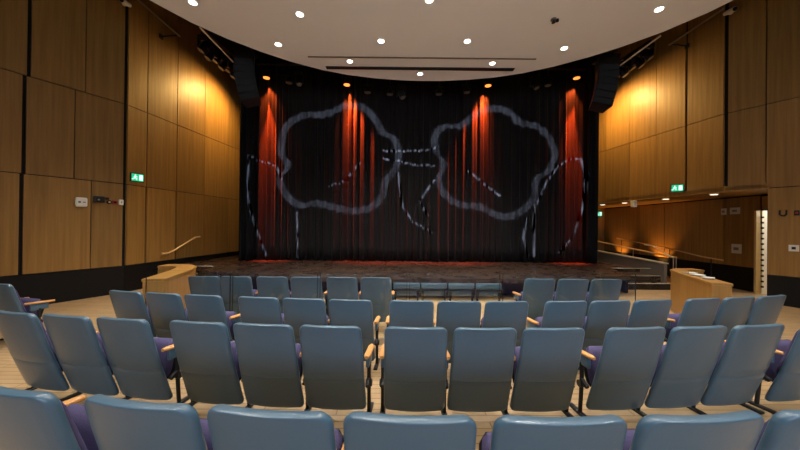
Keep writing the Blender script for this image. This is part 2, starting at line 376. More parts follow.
def moving_head(x, y, z, label, tilt=.5, group='moving head lights above the stage'):
    t = empty('moving_head_light', (x, y, z), label, 'stage light', group)
    bm = B(); box(bm, (0, 0, .24), (.26, .24, .1), bev=.02); obj('base', bm, 'blackmetal', t)
    bm = B(); box(bm, (-.14, 0, .06), (.05, .12, .3), bev=.015); box(bm, (.14, 0, .06), (.05, .12, .3), bev=.015); box(bm, (0, 0, .19), (.3, .14, .05)); obj('yoke', bm, 'blackmetal', t)
    d = Vector((tilt*.5, -.25, -.8)).normalized()
    bm = B(); tube(bm, [Vector((0, 0, 0))-d*.16, Vector((0, 0, 0))-d*.08, Vector((0, 0, 0))+d*.16], [.07, .11, .10], 18); obj('head', bm, 'blackmetal', t, smooth=True)
    bm = B(); tube(bm, [Vector((0, 0, 0))+d*.155, Vector((0, 0, 0))+d*.168], .085, 18); obj('lens', bm, 'grey', t)
for x, z, lb in ((-4.25, 6.75, 'black moving head light right of the leftmost amber lantern'), (-.72, 6.35, 'black moving head light hung near the middle of the batten'), (3.9, 6.75, 'black moving head light left of the rightmost amber lantern')):
    moving_head(x, 10.3, z, lb)
AMB = (1, .075, .01)
for x, z, dx in ((-5.43, 6.93, 0), (-2.63, 6.73, .55), (2.33, 6.78, -.6), (5.47, 7.1, 0)):
    edge = abs(x) > 3
    spot('amber_lantern_lamp', (x, 10.62, z-.04), (x+dx, 10.88 if edge else 11.05, z-2.9), 17000 if edge else 8000, AMB, 20 if edge else 42, 1, .03)
    spot('amber_lantern_lamp', (x, 10.655, z-.04), (x+dx*.3, 11.0, z-1.2), 700 if edge else 750, (1, .13, .02), 62, 1, .02)

# side lighting bars and speaker arrays, one set per side
def speaker_array(sgn, label):
    t = empty('speaker_array', (sgn*5.25, 8.7, 6.62), label, 'loudspeaker', 'curved loudspeaker arrays')
    a = 0; p = Vector((0, 0, 0))
    for k in range(7):
        a = R(2.2*k)
        ry = Matrix.Rotation(sgn*a*1.35, 4, 'Y') @ Matrix.Rotation(-a*.8, 4, 'X')
        bm = B(); prism(bm, [(-.27, -.2), (.27, -.2), (.2, .22), (-.2, .22)], -.098, .098)
        bmesh.ops.transform(bm, matrix=Matrix.Translation(p) @ Matrix.Rotation(sgn*R(-14), 4, 'Z') @ ry, verts=bm.verts[:])
        cab = obj('cabinet', bm, 'blackmetal', t)
        bm = B(); box(bm, (0, -.207, 0), (.5, .014, .17))
        bmesh.ops.transform(bm, matrix=Matrix.Translation(p) @ Matrix.Rotation(sgn*R(-14), 4, 'Z') @ ry, verts=bm.verts[:])
        obj('grille', bm, 'grille', cab)
        p = p+Vector((-sgn*.2*sin(a*1.35), .06*sin(a), -.2*cos(a)))
    bm = B(); box(bm, (0, 0, .14), (.5, .5, .06)); tube(bm, [(-.15, 0, .15), (-.15, 0, 1.95)], .01, 6); tube(bm, [(.15, 0, .15), (.15, 0, 1.95)], .01, 6); obj('rigging_frame', bm, 'blackmetal', t)
speaker_array(-1, 'black curved loudspeaker array hanging at the left of the curtain')
speaker_array(1, 'black curved loudspeaker array hanging at the right of the curtain')
for sgn, side in ((-1, 'left'), (1, 'right')):
    pipe('lighting_bar', [(sgn*6.4, 8.5, 7.2), (sgn*6.2, 10.15, 7.2)], .03, 'blackmetal', 'black lighting bar loaded with lanterns beside the %s wall' % side, 'lighting bar', 'side lighting bars')
    pipe('steel_pipe', [(sgn*5.75, 7.45, 6.66), (sgn*5.8, 9.05, 6.68)], .022, 'white', 'bright steel pipe above the loudspeaker array on the %s' % side, 'pipe', 'bright steel pipes')
    t = empty('wall_pipe', (sgn*7.25, 7.5, 7.3), 'bright steel pipe bracketed to the upper %s wall' % side, 'pipe', 'bracketed wall pipes')
    bm = B(); tube(bm, [(0, -.15, 0), (0, 1.35, 0)], .025, 10); obj('pipe_bar', bm, 'chrome', t, smooth=True)
    bm = B(); tube(bm, [(0, 1.3, 0), (sgn*.5, 1.3, -.05)], .02, 8); box(bm, (sgn*.5, 1.3, -.05), (.03, .12, .12)); obj('bracket', bm, 'blackmetal', t)
    rnk = ['nearest the audience', 'second from the audience', 'third from the audience', 'fourth from the audience', 'fifth from the audience', 'nearest the curtain']
    for k in range(6):
        f = (k+.4)/6; x = sgn*(6.4-.2*f); y = 8.5+1.65*f
        moving_head(x, y, 6.87-.08*(k % 2), 'black lantern on the %s side bar, %s' % (side, rnk[k]), tilt=sgn*.8, group='lanterns on the %s side bar' % side)
# wall wash lamps above the side bars
for sgn in (-1, 1):
    spot('wall_wash_lamp', (sgn*6.5, 11.0, 6.9), (sgn*7.55, 10.6, 5.2), 900, (1, .62, .20), 160, 1.0, .1)
    t = empty('wall_wash_lantern', (sgn*6.52, 11.0, 6.95), 'black wall washing lantern between curtain and %s wall' % ('left' if sgn < 0 else 'right'), 'stage light', 'wall washing lanterns')
    bm = B(); box(bm, (-sgn*.06, 0, .05), (.16, .3, .2), bev=.02); obj('housing', bm, 'blackmetal', t)
    bm = B(); tube(bm, [(-sgn*.06, 0, .1), (-sgn*.06, 0, 2.0)], .015, 8); obj('hanger', bm, 'blackmetal', t)

# projected outlines: three pattern projectors hung in the ceiling void
def projector(name, loc, energy, label):
    t = empty('pattern_projector', loc, label, 'projector', 'pattern projectors')
    return t

# ---------------------------------------------------------------- exit signs, wall devices
def exit_sign(loc, n_ang, w, h, label):
    t = empty('exit_sign', loc, label, 'exit sign', 'green exit signs', rz=n_ang)
    bm = B(); box(bm, (0, .03, 0), (w+.04, .05, h+.04)); obj('housing', bm, 'blackmetal', t)
    bm = B(); box(bm, (0, -.002, 0), (w, .02, h)); p = obj('green_face', bm, 'exit', t)
    bm = B(); s = h/.2; y = -.018; q = -w*.2
    cyl(bm, (q-.005*s, y-.002, .06*s), (q-.005*s, y+.004, .06*s), .016*s, 12)
    for a, b2, r in (((q, .035), (q-.02, -.01), .014), ((q-.02, -.01), (q+.03, -.03), .010), ((q+.03, -.03), (q+.02, -.07), .009), ((q-.02, -.01), (q-.05, -.05), .010), ((q-.05, -.05), (q-.085, -.05), .009), ((q, .03), (q+.04, .01), .008), ((q, .03), (q-.04, .01), .008)):
        tube(bm, [(q+(a[0]-q)*s, y, a[1]*s), (q+(b2[0]-q)*s, y, b2[1]*s)], r*s, 6)
    obj('running_figure', bm, 'exitw', p)
    bm = B(); box(bm, (w*.27, -.016, 0), (w*.3, .006, h*.72)); obj('door_mark', bm, 'exitw', p)
    return t
angL = atan2(-S_FAR, -1)+pi/2
exit_sign((-wx(8.1)+.09, 8.11, 3.03), R(66), .26, .19, 'green running figure exit sign on the left oak wall')
exit_sign((wx(9.1)-.12, 8.97, 3.04), R(-40), .26, .19, 'green running figure exit sign on the right oak wall above the passage')
exit_sign((7.93, 12.9, 2.42), R(-15), .24, .2, 'small green exit sign under the passage soffit beside the curtain')
# left wall devices; local +y into the wall
rzL = R(90)-math.atan(S_NEAR)
def wdev(name, y, z, label, cat, parts, sgn=-1):
    t = empty(name, (sgn*wx(y), y, z), label, cat, rz=sgn*-rzL)
    for nm, mt, fn in parts:
        bm = B(); fn(bm); obj(nm, bm, mt, t)
    return t
wdev('wall_intercom', 7.15, 2.29, 'large rounded white box on the left oak wall', 'wall box',
     [('cover', 'white', lambda bm: box(bm, (0, -.04, 0), (.21, .08, .22), bev=.035)), ('button', 'grey', lambda bm: (box(bm, (-.04, -.085, 0), (.04, .01, .04)), box(bm, (.04, -.085, 0), (.04, .01, .02))))])
wdev('wall_camera', 7.42, 2.38, 'black two-lobed device on the left oak wall right of the white box', 'wall device',
     [('body', 'blackmetal', lambda bm: box(bm, (0, -.05, 0), (.2, .1, .16), bev=.02)), ('lens', 'chrome', lambda bm: cyl(bm, (-.02, -.115, -.01), (-.02, -.095, -.01), .02, 12)), ('arm', 'blackmetal', lambda bm: box(bm, (.13, -.04, .03), (.1, .06, .06)))])
wdev('wall_socket', 7.60, 2.33, 'small dark round device between the black device and the red one', 'wall device',
     [('plate', 'blackmetal', lambda bm: cyl(bm, (0, -.02, 0), (0, 0, 0), .05, 16)), ('core', 'handle', lambda bm: cyl(bm, (0, -.03, 0), (0, -.018, 0), .022, 12))])
wdev('fire_call_point', 7.69, 2.33, 'small dark red call point on the left oak wall', 'call point',
     [('case', 'red', lambda bm: box(bm, (0, -.025, 0), (.09, .05, .1), bev=.01)), ('glass_plate', 'plinth', lambda bm: box(bm, (0, -.052, 0), (.05, .005, .04)))])
wdev('wall_thermostat', 7.80, 2.34, 'small white rounded switch nearest the corner of the left wall', 'switch',
     [('case', 'white', lambda bm: box(bm, (0, -.025, 0), (.09, .05, .14), bev=.015)), ('key', 'grey', lambda bm: box(bm, (0, -.052, 0), (.02, .006, .04)))])
wdev('wall_hook', 7.02, 2.2, 'black U shaped bracket on the near right wall', 'bracket',
     [('bracket', 'blackmetal', lambda bm: tube(bm, [(-.05, -.03, .07), (-.05, -.03, -.03), (-.02, -.03, -.06), (.02, -.03, -.06), (.05, -.03, -.03), (.05, -.03, .07)], .018, 6))], sgn=1)
wdev('wall_switch', 6.88, 1.38, 'white square control plate with dark button on the near right wall', 'switch',
     [('plate', 'white', lambda bm: box(bm, (0, -.012, 0), (.15, .024, .15))), ('button', 'blackmetal', lambda bm: box(bm, (0, -.028, 0), (.06, .01, .06)))], sgn=1)
wdev('wall_device', 6.84, 2.2, 'small dark device beside the U shaped bracket on the right wall', 'wall device',
     [('body', 'blackmetal', lambda bm: box(bm, (0, -.03, 0), (.08, .06, .12), bev=.01)), ('face', 'red', lambda bm: box(bm, (0, -.062, 0), (.04, .006, .05)))], sgn=1)
def sec_cam(sgn, loc, label):
    t = empty('security_camera', loc, label, 'camera', 'white security cameras')
    bm = B(); cyl(bm, (sgn*.12, 0, 0), (sgn*.0, 0, 0), .05, 14); obj('mount', bm, 'white', t)
    bm = B(); tube(bm, [(0, .06, .0), (0, -.02, -.01), (-sgn*.02, -.2, -.05)], [.045, .06, .06], 14); obj('body', bm, 'white', t, smooth=True)
    bm = B(); cyl(bm, (-sgn*.02, -.195, -.05), (-sgn*.022, -.21, -.053), .05, 14); obj('lens', bm, 'blackmetal', t)
sec_cam(-1, (-7.78, 7.75, 7.42), 'white security camera high on the left wall corner')
sec_cam(1, (7.78, 7.75, 7.5), 'white security camera high on the right wall corner')
# passage devices
def pbox(y, z, w, h, label, name='wall_plate'):
    t = empty(name, (pxw(y), y, z), label, 'wall plate', rz=R(-90))
    bm = B(); box(bm, (0, -.015, 0), (w, .03, h), bev=.005); obj('plate', bm, 'nosing', t)
    bm = B(); box(bm, (0, -.033, 0), (w*.5, .006, h*.3)); obj('insert', bm, 'grey', t)
pbox(9.32, 2.36, .14, .2, 'small pale plate near the top of the passage wall, left of a wider one')
pbox(9.0, 2.37, .26, .2, 'wider pale plate near the top of the passage wall')
pbox(8.95, 1.22, .26, .28, 'pale square plate at waist height near the open door')
t = empty('wall_speaker', (7.62, 10.6, 2.80), 'small white speaker hung below the passage soffit', 'speaker')
bm = B(); box(bm, (0, 0, -.12), (.14, .14, .24), bev=.02); obj('body', bm, 'white', t)
bm = B(); box(bm, (0, -.072, -.12), (.1, .01, .18)); obj('grille', bm, 'nosing', t)
for (x, y), lb in zip(((8.05, 8.3), (8.0, 9.75), (7.9, 11.4), (7.75, 12.4)), ('soffit light nearest the open door', 'soffit light over the middle of the passage', 'soffit light above the small hanging speaker', 'soffit light nearest the stage curtain')):
    t = empty('soffit_light', (x, y, Z1-.02), 'flat round '+lb, 'ceiling light', 'soffit lights over the passage')
    bm = B(); cyl(bm, (0, 0, .0), (0, 0, -.03), .10, 20); obj('housing', bm, 'white', t)
    bm = B(); cyl(bm, (0, 0, -.028), (0, 0, -.036), .08, 20); obj('lens', bm, 'soffitlamp', t)
# small uplights against the passage wall
for y, lb in ((13.75, 'small black uplight at the foot of the passage wall, nearer the stage'), (11.6, 'small black uplight at the foot of the passage wall, nearer the door')):
    t = empty('wall_uplight', (pxw(y)-.22, y, .085), lb, 'uplight', 'passage uplights')
    bm = B(); tube(bm, [(0, 0, -.08), (0, 0, .05)], [.05, .07], 14); box(bm, (.05, 0, 0), (.12, .04, .04)); obj('housing', bm, 'blackmetal', t)
    bm = B(); cyl(bm, (0, 0, .045), (0, 0, .056), .055, 14); obj('lens', bm, 'soffitlamp', t)
    spot('uplight_lamp', (pxw(y)-.22, y, .22), (pxw(y)+.0, y, 1.9), 170, (1, .46, .10), 85, .9, .04)
l = bpy.data.lights.new('lobby_lamp', 'POINT'); l.energy = 70; l.color = (1, .9, .72); l.shadow_soft_size = .15
o = bpy.data.objects.new('lobby_lamp', l); C.objects.link(o); o.location = (10.6, 7.9, 2.3)

# ---------------------------------------------------------------- handrails
def rail_tube(bm, pts, r=.022): tube(bm, pts, r, 10)
t = empty('stair_handrail', (-wx(9.3)+.1, 9.3, 1.0), 'bright handrail fixed to the left wall above the stage steps', 'handrail')
bm = B(); P = [(-wx(8.9)+.10, 8.85, .93), (-wx(9.1)+.10, 9.1, .93), (-wx(9.3)+.10, 9.3, 1.0), (-wx(10.1)+.10, 10.1, 1.36), (-wx(10.3)+.1, 10.3, 1.37)]
rail_tube(bm, [Vector(p)-Vector(t.location) for p in P], .025); obj('rail', bm, 'handle', t, smooth=True)
for y, z in ((9.12, .9), (10.1, 1.32)):
    bm = B(); tube(bm, [Vector((-wx(y)+.10, y, z))-Vector(t.location), Vector((-wx(y)+.01, y, z-.04))-Vector(t.location)], .012, 8); obj('bracket', bm, 'chrome', t)
# right ramp: low grey wall, timber handrail, steel rail
t = empty('ramp_barrier', (7.6, 9.3, 0), 'low grey panel beside the ramp with a pale cap, right of the stage', 'barrier')
bm = B(); prism(bm, [(-.05, 0), (.05, 0), (-.15, 2.9), (-.25, 2.9)], 0, .70)
for v in bm.verts:
    if v.co.z > .5 and v.co.y > 1: v.co.z = .86
obj('panel', bm, 'grey', t)
bm = B(); prism(bm, [(-.08, -.02), (.08, -.02), (-.12, 2.92), (-.28, 2.92)], .70, .735)
for v in bm.verts:
    if v.co.y > 1: v.co.z += .16
obj('cap', bm, 'nosing', t)
t = empty('ramp_handrail', (7.95, 9.3, 0), 'timber handrail rising along the ramp towards the stage', 'handrail')
bm = B(); tube(bm, [(0, 0, .90), (-.1, 1.6, 1.05), (-.35, 3.4, 1.27)], .026, 10); obj('rail', bm, 'handle', t, smooth=True)
for (x, y, h) in ((0, .02, .9), (-.1, 1.6, 1.05), (-.35, 3.3, 1.26)):
    bm = B(); cyl(bm, (x, y, 0), (x, y, h), .016, 8); obj('post', bm, 'chrome', t)
t = empty('stair_handrail', (7.8, 9.25, 0), 'thin bright steel handrail sloping down to the low grey panel', 'handrail')
bm = B(); tube(bm, [(.0, 0, .90), (-.02, .75, 1.22), (-.04, 1.05, 1.24)], .018, 10); obj('rail', bm, 'nosing', t, smooth=True)
bm = B(); cyl(bm, (0, .0, 0), (0, 0, .9), .015, 8); obj('post', bm, 'chrome', t)
t = empty('passage_handrail', (9.1, 9.0, 0), 'dark timber handrail along the passage wall', 'handrail')
bm = B(); tube(bm, [(.0, 0, .86), (0, .6, .90), (.1, 1.9, 1.07), (.15, 4.6, 1.35)], .022, 10); obj('rail', bm, 'handle', t, smooth=True)
for (x, y, h) in ((0, .35, .88), (.1, 1.9, 1.07), (.14, 4.3, 1.32)):
    bm = B(); cyl(bm, (x, y, 0), (x, y, h), .014, 8); obj('post', bm, 'blackmetal', t)

# ---------------------------------------------------------------- oak desks
def desk(name, path, w, h, loc, label, papers=False):
    t = empty(name, loc, label, 'desk', 'low oak desks')
    path = [Vector((*p, 0)) for p in path]
    def side(off):
        out = []
        for i, p in enumerate(path):
            d = (path[min(i+1, len(path)-1)]-path[max(0, i-1)]).normalized(); n_ = Vector((-d.y, d.x, 0)); out.append(p+n_*off)
        return out
    for nm, ww, z0, z1 in (('body', w, 0, h-.045), ('desk_top', w+.03, h-.04, h)):
        bm = B(); a = side(ww/2); b_ = side(-ww/2); prism(bm, [(v.x, v.y) for v in a+b_[::-1]], z0, z1); obj(nm, bm, 'deskwood', t)
    return t
desk('oak_desk', [(0, 0), (-.28, 1.0), (-.50, 1.5), (-.78, 1.72), (-1.15, 1.68)], .31, .9, (-4.80, 4.95, 0), 'low oak desk with a hooked end at the left of the front row')
desk('oak_desk', [(0, 0), (.44, 1.0), (.74, 1.55), (1.0, 1.72), (1.35, 1.72)], .25, .9, (4.60, 4.95, 0), 'low oak desk with papers on top at the right of the front row')
for (x, y, a, lb) in ((4.98, 5.72, .3, 'white open booklet lying on the right oak desk'), (4.83, 5.38, .7, 'white paper sheets fanned on the near half of the right desk'), (5.1, 6.0, -.2, 'small white paper stack on the far end of the right desk')):
    t = empty('paper_booklet', (x, y, .9), lb, 'papers', 'papers on the right desk', rz=a)
    bm = B()
    for s in (-1, 1): box(bm, (s*.045, 0, .016), (.09, .15, .012), rot=Matrix.Rotation(s*R(-8), 4, 'Y'))
    obj('pages', bm, 'paper', t)
    bm = B(); box(bm, (0, 0, .003), (.19, .16, .006)); obj('cover', bm, 'grey', t)

# ---------------------------------------------------------------- glass balustrade
GY = 4.55
gl = [(-4.60, -3.34), (-3.31, -2.03), (-2.00, -.68), (-.65, .73), (.77, 2.82)]
gn = ['leftmost clear glass balustrade pane, before the left oak desk', 'clear glass balustrade pane before the left front seats, second from left', 'clear glass balustrade pane left of the wheelchair gap', 'clear glass balustrade pane across the wheelchair gap', 'rightmost clear glass balustrade pane, before the three right front seats']
for (a, b_), lb in zip(gl, gn):
    t = empty('glass_balustrade', ((a+b_)/2, GY, 0), lb, 'glass panel', 'clear glass balustrade panes')
    bm = B(); box(bm, (0, 0, .60), (b_-a, .012, 1.0)); obj('pane', bm, 'glass', t)
    bm = B(); box(bm, (0, 0, .05), (b_-a, .05, .1)); obj('base_channel', bm, 'chrome', t)
    bm = B()
    for s in (-1, 1): box(bm, (s*((b_-a)/2-.006), 0, .60), (.008, .014, 1.0))
    obj('edge_strip', bm, 'blackmetal', t)

# ---------------------------------------------------------------- seats
H = .915
def ring(w, t, y, z, n=7, wrap=.03, wref=.265):
    # rounded rectangle in the xy plane, front is +y; edges wrap forward
    r = min(t*.48, .028); pts = []
    for cx_, cy_, a0 in ((w/2-r, t/2-r, 0), (-w/2+r, t/2-r, 90), (-w/2+r, -t/2+r, 180), (w/2-r, -t/2+r, 270)):
        for k in range(4):
            a = R(a0+90*k/3); pts.append((cx_+r*cos(a), cy_+r*sin(a)))
    out = []
    m = len(pts)
    for i in range(m):
        out.append(pts[i]); a, b2 = pts[i], pts[(i+1) % m]
        if abs(a[0]-b2[0]) > .1:
            for k in range(1, 8): out.append((a[0]+(b2[0]-a[0])*k/8, a[1]+(b2[1]-a[1])*k/8))
    return [(px, y+py+wrap*(px/wref)**2, z) for px, py in out]
def back_shell_bm():
    bm = B(); secs = []
    zt, zb = H, .075; W = .53; rc = .055
    zs = [zb, zb+.006, zb+.02, zb+.045, .20, .36, .405, .412, .419, .5, .62, .74, .82, zt-.055, zt-.035, zt-.02, zt-.008, zt-.005, zt-.002, zt]
    for z in zs:
        f = (zt-z)/(zt-zb)
        y = .25*f - .012*sin(pi*f)
        w = W+.03*f; t = .052
        d = zt-z
        if d < rc: w -= 2*(rc-sqrt(max(0, rc*rc-(rc-d)**2)))*1.0
        e = z-zb
        if e < rc: w -= 2*(rc-sqrt(max(0, rc*rc-(rc-e)**2)))*.8
        if d < .008: t = .052-.010*(1-sqrt(max(0, 1-((.008-d)/.008)**2)))
        if e < .02: t = .046*sqrt(max(.12, 1-((.02-e)/.02)**2))
        if abs(z-.412) < .002: t -= .006; y += .001; w -= .004
        secs.append(ring(w, t, y, z))
    loft(bm, secs); return bm
def back_cushion_bm():
    bm = B(); secs = []
    for z in (.33, .345, .38, .5, .62, .74, .80, .84, .86):
        f = (H-z)/(H-.125); y = .25*f+.045
        e = min(z-.33, .86-z); k = min(1, e/.05); w = .35+.04*sqrt(k); t = .02+.045*sqrt(k)
        secs.append(ring(w, t, y, z))
    loft(bm, secs); return bm
def seat_bm():
    # tipped-up seat cushion, standing on its hinge
    bm = B(); secs = []
    for i in range(10):
        s = i/9; z = .26+.36*s; y = .27+.085*s
        k = min(1, min(s, 1-s)/.16); w = .38+.05*sqrt(k); t = .03+.075*sqrt(k)
        secs.append(ring(w, t, y, z, wrap=0))
    loft(bm, secs); return bm
def seat_pan_bm():
    bm = B(); secs = []
    for i in range(8):
        s = i/7; z = .24+.34*s; y = .335+.085*s
        k = min(1, min(s, 1-s)/.2); secs.append(ring(.36+.08*sqrt(k), .02+.02*sqrt(k), y, z, wrap=0))
    loft(bm, secs); return bm
def arm_bm():
    bm = B(); secs = []
    for i in range(9):
        s = i/8; y = .15+.33*s; e = min(s, 1-s); w = .03+.026*sqrt(min(1, e/.1))
        secs.append([(px, y, .60+pz-.02*s) for px, pz in ((-w/2, -.008), (-w/2, .006), (-w/2+.008, .014), (w/2-.008, .014), (w/2, .006), (w/2, -.008), (w/2-.006, -.014), (-w/2+.006, -.014))])
    loft(bm, secs); return bm
def armpanel_bm():
    bm = B(); box(bm, (0, .31, .535), (.03, .20, .11), bev=.008); return bm
def leg_bm():
    bm = B()
    tube(bm, [(0, .31, .50), (0, .31, .30), (0, .33, .02)], [.020, .018, .018], 8)
    tube(bm, [(0, .31, .34), (0, .235, .30)], .022, 8)
    cyl(bm, (-.03, .31, .30), (.03, .31, .30), .032, 12)
    return bm
def foot_bm():
    bm = B(); box(bm, (0, .33, .012), (.05, .30, .024), bev=.006); return bm
me = {}
def seat_thing(kind):
    t = empty('theatre_seat', (0, 0, 0), 'x', 'seat')
    if not me:
        for k, fn, mt, nm in (('shell', back_shell_bm, 'shell', 'back_shell'), ('cush', back_cushion_bm, 'fabric', 'back_cushion'), ('seat', seat_bm, 'fabric', 'seat_cushion'), ('pan', seat_pan_bm, 'blackmetal', 'seat_pan'),
                              ('arm', arm_bm, 'armwood', 'armrest'), ('ap', armpanel_bm, 'shell', 'arm_panel'), ('leg', leg_bm, 'blackmetal', 'leg'), ('foot', foot_bm, 'blackmetal', 'foot')):
            o = obj(nm, fn(), mt, None, smooth=True, ang=50); me[k] = (nm, o.data); bpy.data.objects.remove(o)
    def part(k, parent, dx=0):
        nm, d = me[k]; o = bpy.data.objects.new(nm, d); C.objects.link(o); o.parent = parent; o.location = (dx, 0, 0); return o
    part('shell', t); part('cush', t); s = part('seat', t); part('pan', s)
    for side in ([-1, 1] if kind == 'end' else [-1]):
        dx = side*(.2925 if kind != 'solo' else .30)
        a = part('arm', t, dx); part('ap', a); lg = part('leg', t, dx); part('foot', lg)
    return t
PL, PE = seat_thing('left'), seat_thing('end')
used = {}
def put(kind, x, y, z, rz, label, group):
    src = PE if kind == 'end' else PL
    o = src if kind not in used else copy_tree(src)
    used[kind] = 1
    o.location = (x, y, z); o.rotation_euler = (0, 0, rz); o['label'] = label; o['group'] = group
    return o
ORD = ['first', 'second', 'third', 'fourth', 'fifth', 'sixth', 'seventh', 'eighth', 'ninth', 'tenth', 'eleventh', 'twelfth', 'thirteenth', 'fourteenth', 'fifteenth', 'sixteenth']
def rowlabel(i, n, rowname):
    if i == 0: w = 'leftmost'
    elif i == n-1: w = 'rightmost'
    elif i < n/2: w = ORD[i]+' from the left'
    else: w = ORD[n-1-i]+' from the right'
    return 'blue-grey theatre seat, %s in the %s' % (w, rowname)
# nearest row
xsD = [-2.60, -1.94, -1.37, -.80, -.20, .385, .97]
for i, x in enumerate(xsD):
    put('end' if i in (1, 4) else 'left', x, 1.145+(x+.3)**2/26, .145, atan2(x+.3, 10), rowlabel(i, len(xsD), 'nearest row, cut by the photo edge'), 'seats of the nearest row')
def groups(cx_, y0, z, gc, pitch, Rr, rowname, group, drop=()):
    lst = []
    for g in gc:
        for k in (-1, 0, 1):
            s = g+k*pitch
            if (g, k) in drop: continue
            lst.append((cx_+s*(1-s*s/3000), y0+s*s/(2*Rr), s/19, k))
    for i, (x, y, a, k) in enumerate(lst):
        put('end' if k == 1 else 'left', x, y, z, a, rowlabel(i, len(lst), rowname), group)
groups(-.10, 2.475, .045, [-3.79, -1.895, 0, 1.895, 3.79], .585, 26, 'second row from the camera', 'seats of the second row', drop=((3.79, 0), (3.79, 1)))
groups(-.09, 3.55, 0, [-3.78, -1.89, 0, 1.89, 3.78], .575, 23, 'third row from the camera', 'seats of the third row')
o = put('end', -6.62, 4.40, 0, R(-14), 'blue-grey theatre seat standing alone by the left wall, armrests showing', 'seats of the third row')
xsC = [(-4.14, 0), (-3.60, 1), (-2.98, 0), (-2.40, 1), (-1.78, 0), (-1.195, 1), (1.65, 0), (2.235, 0), (2.82, 1)]
for i, (x, e) in enumerate(xsC):
    put('end' if e else 'left', x, 5.15, 0, 0, rowlabel(i, len(xsC), 'row behind the glass panes'), 'seats behind the glass panes')
# low fixed seats right in front of the stage
base = empty('low_stage_seat', (0, 0, 0), 'x', 'seat', 'low seats along the stage front')
bm = B(); box(bm, (0, 0, .52), (.56, .05, .13), bev=.02); obj('back_band', bm, 'shell', base, smooth=True)
bm = B(); box(bm, (0, .05, .37), (.56, .05, .14), bev=.02); obj('lower_panel', bm, 'shell', base, smooth=True)
bm = B(); box(bm, (0, .0, .435), (.575, .08, .03)); obj('rail', bm, 'blackmetal', base)
for s in (-.24, .24):
    bm = B(); box(bm, (s, .03, .2), (.035, .06, .40)); box(bm, (s, -.02, .34), (.05, .05, .12)); obj('leg', bm, 'blackmetal', base)
lowx = [-.62, -.03, .56, 1.15]
for i, x in enumerate(lowx):
    o = base if i == 0 else copy_tree(base)
    o.location = (x, 6.45, 0); o['label'] = ['leftmost low blue seat before the stage front', 'low blue seat before the stage, second from left', 'low blue seat before the stage, second from right', 'rightmost low blue seat before the stage front'][i]

# ---------------------------------------------------------------- pattern projectors (flowers of light on the curtain)
def gobo(loc, energy, build, label, col=(.62, .78, 1)):
    """a spot aimed straight along +Y; build(nodes, links, X, Z) returns a 0..1 mask on the curtain plane"""
    l = bpy.data.lights.new('projector_lamp', 'SPOT'); l.energy = energy; l.color = col; l.spot_size = R(100); l.spot_blend = .1; l.shadow_soft_size = .01
    o = bpy.data.objects.new('projector_lamp', l); C.objects.link(o); o.location = loc; o.rotation_euler = (R(90), 0, 0)
    l.use_nodes = True; nt = l.node_tree; N = nt.nodes; Lk = nt.links
    em = N['Emission']
    tc = N.new('ShaderNodeTexCoord'); sp = N.new('ShaderNodeSeparateXYZ'); Lk.new(tc.outputs['Normal'], sp.inputs[0])
    def mt(op, a, b_=None, c=None, clamp=False):
        n_ = N.new('ShaderNodeMath'); n_.operation = op; n_.use_clamp = clamp
        for i, v in enumerate((a, b_, c)):
            if v is None: continue
            if isinstance(v, (int, float)): n_.inputs[i].default_value = v
            else: Lk.new(v, n_.inputs[i])
        return n_.outputs[0]
    D = CY-.1-loc[1]
    nz = mt('ABSOLUTE', sp.outputs['Z'])
    X = mt('ADD', mt('MULTIPLY', mt('DIVIDE', sp.outputs['X'], nz), D), loc[0])
    Z = mt('ADD', mt('MULTIPLY', mt('DIVIDE', sp.outputs['Y'], nz), D), loc[2])
    mask = build(N, Lk, mt, X, Z)
    Lk.new(mask, em.inputs['Strength'])
    t = empty('pattern_projector', (loc[0], loc[1]-.06, loc[2]), label, 'projector', 'pattern projectors')
    bm = B(); box(bm, (0, -.22, 0), (.2, .4, .2), bev=.02); obj('housing', bm, 'blackmetal', t)
    bm = B(); tube(bm, [(0, -.02, 0), (0, .04, 0)], .06, 16, cap=False); obj('lens_tube', bm, 'blackmetal', t)
    bm = B(); tube(bm, [(0, -.2, .1), (0, -.2, ZC-5.3)], .02, 8); obj('hanger', bm, 'blackmetal', t)
    return o
def breakup(N, Lk, mt, X, Z, sx, lo, hi):
    cb = N.new('ShaderNodeCombineXYZ'); Lk.new(mt('MULTIPLY', X, sx), cb.inputs[0]); Lk.new(mt('MULTIPLY', Z, 1.5), cb.inputs[1])
    n_ = N.new('ShaderNodeTexNoise'); n_.inputs['Scale'].default_value = 1; n_.inputs['Detail'].default_value = 2; Lk.new(cb.outputs[0], n_.inputs['Vector'])
    mr = N.new('ShaderNodeMapRange'); mr.inputs['From Min'].default_value = .35; mr.inputs['From Max'].default_value = .65; mr.inputs['To Min'].default_value = lo; mr.inputs['To Max'].default_value = hi
    Lk.new(n_.outputs['Fac'], mr.inputs['Value']); return mr.outputs['Result']
